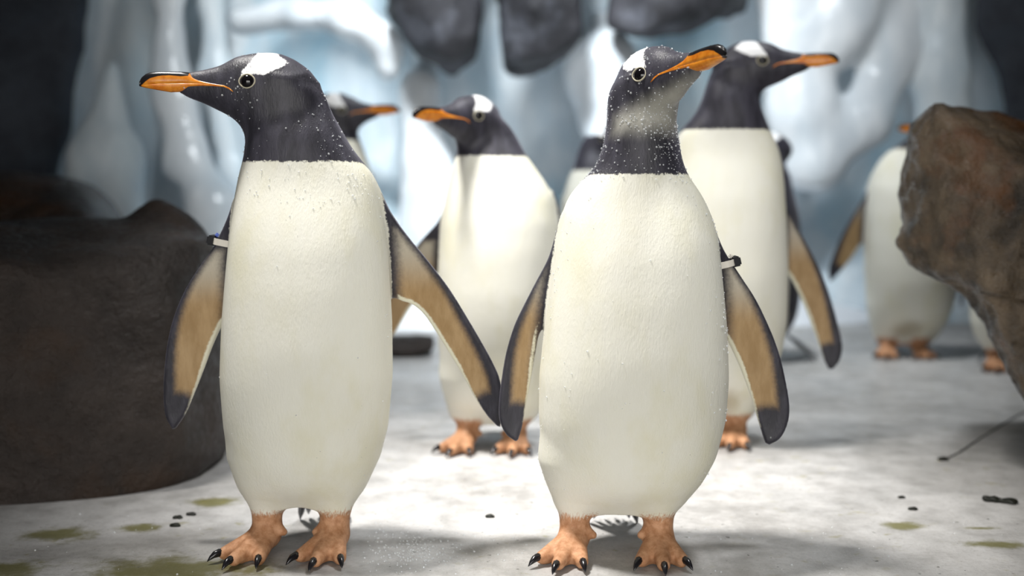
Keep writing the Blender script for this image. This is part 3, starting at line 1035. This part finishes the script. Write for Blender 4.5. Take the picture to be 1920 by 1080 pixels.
    if spec.get('beak', True):
        make_beak(root, M4, True); make_beak(root, M4, False)
        for sg in (1, -1):
            outv = (side * sg)
            near = np.hypot(f - EYE_F, u - EYE_U) + np.where(s * sg > 0, 0, 1.0)
            cand = np.argsort(near)[:12]
            es2 = float(np.mean(s[cand] * sg))
            nn = Vector(nr[cand].mean(0)).normalized()
            pos = C + F3 * EYE_F + U3 * EYE_U + outv * es2 - nn * 0.0075
            e = bpy.data.objects.new('eye', EYEBALL.data); COL.objects.link(e); e.parent = root; e.location = pos
            zx = nn; xx = (F3 - zx * F3.dot(zx)).normalized(); yy = zx.cross(xx)
            rm = Matrix((xx, yy, zx)).transposed()
            ring = bpy.data.objects.new('eyelid', EYERING.data); COL.objects.link(ring); ring.parent = e
            ring.matrix_local = Matrix.Translation(nn * 0.0072) @ rm.to_4x4() @ Matrix.Diagonal((0.84, 0.80, 0.9, 1))
    for p, a in claws:
        share('claw', CLAW, root, p, (0, 0, a))
    if spec.get('tail', True):
        for k in range(7):
            a = (k - 3) * 0.10
            share('tail_feather', FEATHER, root, (mf + 0.008 + (k - 3) * 0.005, 0.060, 0.082 * kz), (math.radians(-32 - 4 * abs(k - 3)), 0, -a), (1.1, 1.0, 1))
    # --- flipper band
    bd = spec.get('band')
    if bd:
        a = loc(*bd['a']); b = loc(*bd['b']); yb = bd['y']
        A = Vector((a[0], yb, a[1])); B = Vector((b[0], yb + bd.get('dy', 0.0), b[1]))
        ctr = (A + B) / 2; ux = (B - A).normalized(); L2 = (B - A).length / 2
        wz = Vector((0, 1, 0)); vz = ux.cross(wz).normalized()
        V, F = [], []
        nn = 32
        for i in range(nn):
            t = 2 * math.pi * i / nn
            c, sn = math.cos(t), math.sin(t)
            p0 = ctr + ux * (L2 * math.copysign(abs(c) ** 0.5, c)) + wz * (0.0165 * math.copysign(abs(sn) ** 0.6, sn))
            rad = (ux * c / L2 + wz * sn / 0.0125).normalized()
            for e1, e2 in ((-1, 0), (1, 0), (1, 1), (-1, 1)):
                V.append(p0 + vz * (0.0046 * e1) + rad * (0.0016 * e2))
        for i in range(nn):
            j = (i + 1) % nn
            for k in range(4):
                F.append((i * 4 + k, i * 4 + (k + 1) % 4, j * 4 + (k + 1) % 4, j * 4 + k))
        band = mesh_obj('flipper_band', V, F, M['band'], root, smooth=False)
        band['label'] = 'white plastic identification band with a black clasp'
        bm = bmesh.new(); bmesh.ops.create_cube(bm, size=1.0)
        bmesh.ops.scale(bm, vec=(0.012, 0.030, 0.0140), verts=bm.verts)
        bmesh.ops.bevel(bm, geom=bm.edges[:], offset=0.0022, segments=2, affect='EDGES')
        me = bpy.data.meshes.new('clasp'); bm.to_mesh(me); bm.free(); me.materials.append(M['clasp'])
        c = bpy.data.objects.new('clasp', me); COL.objects.link(c); c.parent = band
        c.location = A - ux * 0.003; c.rotation_euler = (0, -math.atan2(ux.z, ux.x), 0)
        bm = bmesh.new(); bmesh.ops.create_cube(bm, size=1.0)
        bmesh.ops.scale(bm, vec=(0.006, 0.007, 0.006), verts=bm.verts)
        bmesh.ops.bevel(bm, geom=bm.edges[:], offset=0.0018, segments=2, affect='EDGES')
        me = bpy.data.meshes.new('bead'); bm.to_mesh(me); bm.free(); me.materials.append(M[bd['bead']])
        c = bpy.data.objects.new('bead', me); COL.objects.link(c); c.parent = band
        c.location = A + ux * 0.0015 + vz * (0.0085 if vz.z > 0 else -0.0085)
    # --- water drops clinging to the feathers
    nd = spec.get('drops', 0)
    if nd:
        w = spec['drop_w'](x, y, z, f, u, yrel) * (nr[:, 1] < 0.35) * (f_tan < -0.03) * (z > 0.1)
        w = w * (0.25 + np.clip(vnoise(verts * 26.0, 3), 0, 1) ** 1.5 * 3)
        pk = rng.choice(len(x), nd, replace=False, p=w / w.sum())
        rad = 0.00042 + 0.0012 * rng.random(nd) ** 2.5
        droplets('water_droplets', root, verts[pk] + nr[pk] * (rad * 0.35)[:, None], nr[pk], rad, M['water'])
    return root


# generic bird for those mostly hidden (metres): height, centre, half width
ROWS_M = [(0.070, 0, 0.060), (0.080, 0, 0.085), (0.11, 0, 0.104), (0.16, 0, 0.116), (0.24, 0, 0.121), (0.34, 0, 0.119), (0.42, 0, 0.114), (0.48, 0, 0.106),
          (0.53, 0, 0.094), (0.56, 0, 0.084), (0.585, 0, 0.074), (0.61, 0, 0.066), (0.64, 0, 0.058), (0.67, 0, 0.045), (0.685, 0, 0.03)]


def FLIP_M(sgn, ext=1.0):
    o = [(0.105, 0.50), (0.118, 0.46), (0.14, 0.40), (0.165, 0.34), (0.185, 0.28), (0.195, 0.22), (0.190, 0.185)]
    i = [(0.095, 0.40), (0.115, 0.33), (0.135, 0.29), (0.158, 0.24), (0.182, 0.187)]
    k = lambda q: (sgn * (0.1 + (q[0] - 0.1) * ext), q[1])
    return dict(outer_m=[k(q) for q in o], inner_m=[k(q) for q in i], sgn=sgn)


A_spec = dict(
    label='penguin beside the black boulder, head in profile facing it, white blue-beaded band on flipper',
    D=1.60, h=0.0024, cx=580, bib=0.0, f=(-1, -0.10, 0.0), eye=(463, 152), heady=0.0,
    rows=[(938, 505, 635), (932, 478, 660), (918, 461, 677), (900, 452, 688), (850, 437, 714), (800, 427, 728), (700, 421, 737), (600, 423, 735), (500, 429, 729),
          (430, 434, 724), (370, 441, 714), (340, 446, 704), (318, 451, 692), (300, 456, 676), (280, 459, 660), (260, 461, 648), (240, 461, 638), (220, 462, 626),
          (200, 464, 614), (180, 472, 600), (165, 486, 584), (155, 505, 560)],
    flippers=[dict(outer=[(440, 380), (428, 405), (413, 433), (398, 462), (372, 498), (344, 541), (321, 592), (307, 642), (300, 692), (297, 742), (300, 785), (313, 812)],
                   inner=[(450, 470), (436, 540), (424, 592), (408, 612), (390, 650), (371, 700), (352, 748), (336, 785), (319, 811)], sgn=-1, y0=0.015, y1=0.03),
              dict(outer=[(684, 330), (704, 360), (722, 388), (738, 410), (762, 443), (800, 490), (840, 543), (875, 600), (905, 652), (926, 692), (938, 725), (942, 775), (937, 812)],
                   inner=[(718, 470), (724, 545), (745, 566), (768, 574), (790, 592), (812, 624), (840, 670), (866, 714), (890, 758), (912, 790), (932, 811)], sgn=1, y0=0.01, y1=0.045)],
    feet=None, feet_px=((498, -0.42), (626, -0.20)),
    band=dict(a=(397, 452), b=(442, 461), y=0.019, bead='bluebead'),
    drops=330, drop_w=lambda x, y, z, f, u, yr: 0.06 + 1.0 * (z > 0.5) + 0.12 * (np.abs(x) > 0.08))
B_spec = dict(
    label='droplet-covered penguin with raised orange beak, standing just in front of the tallest penguin',
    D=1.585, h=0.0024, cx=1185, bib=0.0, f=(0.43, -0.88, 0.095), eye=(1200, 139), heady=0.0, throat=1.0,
    rows=[(953, 1095, 1235), (947, 1072, 1264), (935, 1057, 1284), (900, 1035, 1315), (850, 1018, 1340), (780, 1010, 1356), (700, 1011, 1361), (600, 1022, 1358), (550, 1029, 1354),
          (500, 1037, 1350), (450, 1045, 1345), (400, 1054, 1332), (370, 1066, 1318), (350, 1080, 1305), (335, 1098, 1294), (315, 1115, 1284), (290, 1127, 1277), (260, 1135, 1272),
          (230, 1138, 1268), (200, 1139, 1266), (180, 1141, 1264), (160, 1150, 1250), (145, 1165, 1230), (138, 1180, 1215)],
    flippers=[dict(outer=[(1060, 410), (1047, 442), (1032, 482), (1010, 522), (985, 570), (965, 612), (950, 660), (942, 702), (936, 750), (936, 790), (948, 818), (966, 832)],
                   inner=[(1065, 490), (1045, 560), (1022, 600), (1010, 630), (1004, 665), (995, 720), (986, 768), (979, 806), (971, 831)], sgn=-1, y0=0.02, y1=0.02),
              dict(outer=[(1330, 410), (1343, 442), (1357, 466), (1376, 494), (1396, 524), (1421, 562), (1446, 612), (1466, 662), (1479, 712), (1488, 765), (1485, 800), (1471, 829), (1450, 842)],
                   inner=[(1325, 490), (1340, 570), (1354, 620), (1370, 642), (1390, 682), (1406, 722), (1420, 762), (1431, 800), (1442, 838)], sgn=1, y0=0.02, y1=0.03)],
    feet=None, feet_px=((1078, -0.35), (1236, -0.03)),
    band=dict(a=(1379, 492), b=(1332, 503), y=0.017, bead='band'),
    drops=1150, drop_w=lambda x, y, z, f, u, yr: 0.05 + 3.5 * (z > 0.53) + 0.5 * (np.abs(x) > 0.09))
C_spec = dict(
    label='penguin standing between the two front penguins, orange beak turned away from the tan-brown boulder',
    D=2.25, h=0.0032, cx=920, bib=0.0, f=(-0.63, -0.77, -0.02), eye=(897, 217), heady=0.0,
    rows=[(792, 870, 985), (784, 852, 1005), (765, 843, 1017), (740, 836, 1024), (700, 828, 1033), (600, 820, 1042), (500, 822, 1047), (420, 828, 1047), (370, 836, 1038),
          (340, 842, 1022), (315, 848, 1004), (295, 854, 990), (275, 858, 978), (255, 861, 968), (235, 866, 955), (222, 878, 940), (215, 890, 925)],
    flippers=[dict(outer=[(836, 395), (822, 415), (790, 450), (752, 500), (717, 560), (696, 620), (690, 668)],
                   inner=[(832, 470), (818, 512), (790, 548), (762, 588), (735, 632), (704, 672)], sgn=-1, y0=0.01, y1=0.04),
              dict(outer=[(1036, 360), (1046, 390), (1054, 430), (1064, 480), (1074, 540), (1078, 600), (1072, 640)],
                   inner=[(1030, 450), (1038, 500), (1046, 560), (1056, 610), (1066, 640)], sgn=1, y0=0.02, y1=0.04)],
    feet=None, feet_px=((876, -0.38), (968, -0.12)))
D_spec = dict(
    label='tallest penguin, brightly lit chest and beak in profile pointing towards the tan-brown boulder',
    D=2.30, h=0.0032, cx=1362, soiled=True, bib=0.0, f=(1.0, -0.16, 0.015), eye=(1430, 113), heady=0.0,
    rows=[(790, 1310, 1395), (782, 1285, 1408), (765, 1275, 1416), (740, 1268, 1428), (700, 1260, 1450), (650, 1254, 1463), (600, 1252, 1470), (500, 1252, 1473), (400, 1254, 1471),
          (350, 1256, 1469), (310, 1260, 1466), (280, 1264, 1460), (258, 1270, 1450), (240, 1280, 1442), (220, 1300, 1434), (200, 1312, 1426), (180, 1319, 1420), (160, 1326, 1418),
          (140, 1338, 1408), (130, 1350, 1396), (124, 1360, 1388)],
    flippers=[dict(outer=[(1455, 330), (1468, 362), (1490, 412), (1512, 448), (1540, 500), (1561, 550), (1577, 602), (1588, 650), (1584, 680), (1571, 698)],
                   inner=[(1455, 420), (1466, 490), (1488, 520), (1509, 560), (1529, 608), (1545, 650), (1555, 680), (1563, 697)], sgn=1, y0=0.02, y1=0.04)],
    feet=None, feet_px=((1300, -0.3), (1382, -0.35)))
G_spec = dict(
    label='distant penguin half hidden behind the tan-brown boulder, only beak tip, chest and feet showing',
    D=3.50, h=0.0042, cx=1705, soiled=True, bib=0.0, f=(-0.97, -0.22, 0.07), eye=(1776, 246), heady=0.0, fat=1.15,
    rows=[(645, 1665, 1735), (640, 1645, 1752), (620, 1636, 1764), (600, 1631, 1774), (560, 1626, 1784), (500, 1622, 1790), (450, 1622, 1792), (400, 1624, 1790), (350, 1629, 1785),
          (320, 1640, 1778), (300, 1652, 1772), (285, 1665, 1768), (270, 1690, 1790), (250, 1715, 1805), (235, 1735, 1800)],
    flippers=[dict(outer=[(1640, 330), (1630, 358), (1610, 390), (1587, 430), (1569, 470), (1558, 505), (1560, 528)],
                   inner=[(1634, 410), (1622, 452), (1607, 478), (1588, 502), (1565, 528)], sgn=-1, y0=0.01, y1=0.03),
              dict(outer=[(1780, 340), (1796, 400), (1806, 460), (1802, 520), (1784, 578)], inner=[(1775, 430), (1782, 480), (1780, 530), (1777, 576)], sgn=1, y0=0.01, y1=0.03)],
    feet=None, feet_px=((1664, -0.30), (1725, 0.0)))


def finish(sp, foot_py, bib_py, dx=0.0, foot_dy=-0.02):
    D = sp['D']
    b = at(sp['cx'], 800, D)
    sp['bib'] = at(sp['cx'], bib_py, D - 0.06).z
    if sp.get('feet_px'):
        sp['feet'] = [(at(px, foot_py, D - 0.03).x - b.x, foot_dy, yaw) for px, yaw in sp['feet_px']]
    return penguin(sp)


finish(A_spec, 1000, 309)
finish(B_spec, 1000, 333)
finish(C_spec, 820, 296)
finish(D_spec, 815, 246)
finish(G_spec, 660, 280)


def generic(px, D, label, f, head_px=None, rz=0.0, scale=1.0, h=0.0045, beak=True, flips=(-1, 1), ext=1.0, head_c=None, heady=0.0):
    sp = dict(label=label, D=D, h=h, cx=px, bib=0.575 * scale, f=f, heady=heady,
              rows_m=[(z * scale, c, a * scale) for z, c, a in ROWS_M], rz=rz,
              flippers=[], feet=[(-0.047, -0.02, -0.3), (0.047, -0.02, 0.1)], beak=beak)
    for sg in flips:
        q = FLIP_M(sg, ext)
        q['outer_m'] = [(a * scale, b * scale) for a, b in q['outer_m']]; q['inner_m'] = [(a * scale, b * scale) for a, b in q['inner_m']]
        sp['flippers'].append(q)
    if head_px: sp['eye'] = head_px
    else: sp['head_c'] = head_c or (0, 0.0, 0.672 * scale)
    return penguin(sp)


generic(622, 3.05, 'distant penguin showing only head and orange beak behind the left front penguin', (0.98, -0.2, 0.0), head_px=(641, 206), scale=1.13, ext=0.5)
generic(1116, 3.42, 'distant penguin mostly hidden behind the droplet-covered front penguin, dark nape and shoulder showing', (0.30, -0.95, 0.0), scale=1.0, ext=0.5, head_c=(0.034, 0.0, 0.672))
generic(1884, 3.25, 'farthest-hidden penguin behind the tan-brown boulder, one orange foot showing under its edge', (0.7, -0.7, 0.0), scale=0.92, ext=0.4)
generic(1433, 3.42, 'penguin hidden behind the tallest one, dark back edge and tail showing beside its flipper', (0.1, -1.0, 0.0), rz=math.radians(-90), scale=0.97, flips=(), ext=0.5)

bpy.data.objects.remove(HID)
for oo in (CLAW, FEATHER, EYERING): bpy.data.objects.remove(oo)
bpy.data.objects.remove(EYEBALL)


# ------------------------------------------------------------------ small things on the floor
def ground(px, py):
    ang = math.atan((py - 540) / FPX) + PITCH
    d = CAMZ / math.tan(ang)
    return at(px, py, d)


def lump(px, py, segs, r, label, name='dropping', seed=1, group=None):
    g = ground(px, py)
    bm = bmesh.new()
    secs = []
    for (dx, dy, rr) in segs:
        secs.append(((dx * r, dy * r, rr * r * 0.45), rr * r))
    P = np.array([s[0] for s in secs])
    h = r * 0.16
    lo = P.min(0) - r * 1.6; hi = P.max(0) + r * 1.6
    n = np.ceil((hi - lo) / h).astype(int) + 1
    Gd = np.stack(np.meshgrid(*[lo[i] + np.arange(n[i]) * h for i in range(3)], indexing='ij'), -1)
    V = None
    for c, rr in secs:
        q = (Gd - np.array(c)) * np.array([1, 1, 1.6])
        d = np.sqrt((q ** 2).sum(-1)) - rr
        V = d if V is None else smin(V, d, r * 0.5)
    V = V + 0.12 * r * fbm(Gd / r * 1.1, 3, seed)
    V = np.maximum(V, -Gd[..., 2] - 0.0006)
    v, q = surface_nets(V, lo, h)
    o = mesh_obj(name, v, q, M['dropping']); o.location = (g.x, g.y, 0)
    bm.free()
    return tag(o, label, 'dropping', group)


lump(1876, 942, [(-2.2, 1.0, 1.0), (-1.0, 0.5, 1.05), (0.3, -0.2, 0.8), (1.3, -0.5, 0.95), (2.3, -0.6, 0.9), (1.8, -1.5, 0.6)], 0.0085,
     'long black wet dropping with three lobes on the floor below the tan-brown boulder', seed=3)
for i, (px, py, r, lb) in enumerate(((1711, 956, 0.006, 'small black dropping beside the yellow-green stains near the long dropping'),
                                     (333, 972, 0.006, "dark crumb nearest the black boulder's edge, behind a second crumb"),
                                     (328, 987, 0.0065, "largest dark crumb of the three before the black boulder"),
                                     (358, 966, 0.006, "dark crumb beside an olive stain, closest to the left penguin's feet"),
                                     (918, 970, 0.006, 'single dark crumb on the bright floor between the front penguins'),
                                     (1690, 934, 0.005, 'tiny dark crumb on the floor between the long dropping and the crack'),
                                     (1768, 863, 0.008, 'dark crumb lying at the end of the floor crack'))):
    lump(px, py, [(-0.6, 0, 0.7), (0.3, 0.1, 0.8), (0.9, -0.1, 0.5)], r, lb, 'crumb', seed=10 + i,
         group='crumbs before the black boulder' if 320 < px < 360 else None)

# crack in the floor: thin dark seam standing slightly proud
pts = [ground(px, py) for px, py in ((1766, 865), (1800, 848), (1838, 822), (1880, 796), (1925, 770))]
V, F = [], []
for i, p in enumerate(pts):
    w = 0.0016 + 0.0006 * (i % 2)
    V += [(p.x - w, p.y + w, 0.0003), (p.x, p.y, 0.002), (p.x + w, p.y - w, 0.0003)]
for i in range(len(pts) - 1):
    for k in range(2):
        F.append((i * 3 + k, i * 3 + k + 1, i * 3 + 4 + k, i * 3 + 3 + k))
b0 = pts[0].copy(); b0.z = 0
o = mesh_obj('floor_seam', [(v[0] - b0.x, v[1] - b0.y, v[2]) for v in V], F, M['dropping']); o.location = b0
tag(o, 'thin dark seam running across the floor towards the tan-brown boulder', 'floor seam')

# water drops glittering on the floor
npts = 420
gp = []
for i in range(npts):
    if i < 300: px, py = rng.normal(770, 55), rng.normal(1030, 22)
    else: px, py = rng.uniform(40, 1880), rng.uniform(960, 1078)
    py = min(max(py, 930), 1095)
    if 380 < px < 680 or 980 < px < 1300: px += 310
    g = ground(px, py); gp.append((g.x, g.y, 0.0))
gp = np.array(gp); c0 = np.array([gp[:, 0].mean(), gp[:, 1].mean(), 0])
rad = 0.0006 + 0.0012 * rng.random(npts) ** 2
o = droplets('floor_water_droplets', None, gp - c0 + np.array([0, 0, 1]) * (rad * 0.3)[:, None], None, rad, M['water'])
o.location = c0
tag(o, 'tiny clear water droplets glittering on the concrete floor', 'water')


# ceiling above it all, out of view
def ceil_fn(u, v):
    x = -3.4 + 6.8 * u; y = -2.2 + 7.6 * v
    return (x, y, 3.35 + 0.1 * mnoise.noise((x, y, 2.0)))


o = grid_mesh('ceiling', 30, 30, ceil_fn, M['cave']); tag(o, kind='structure')
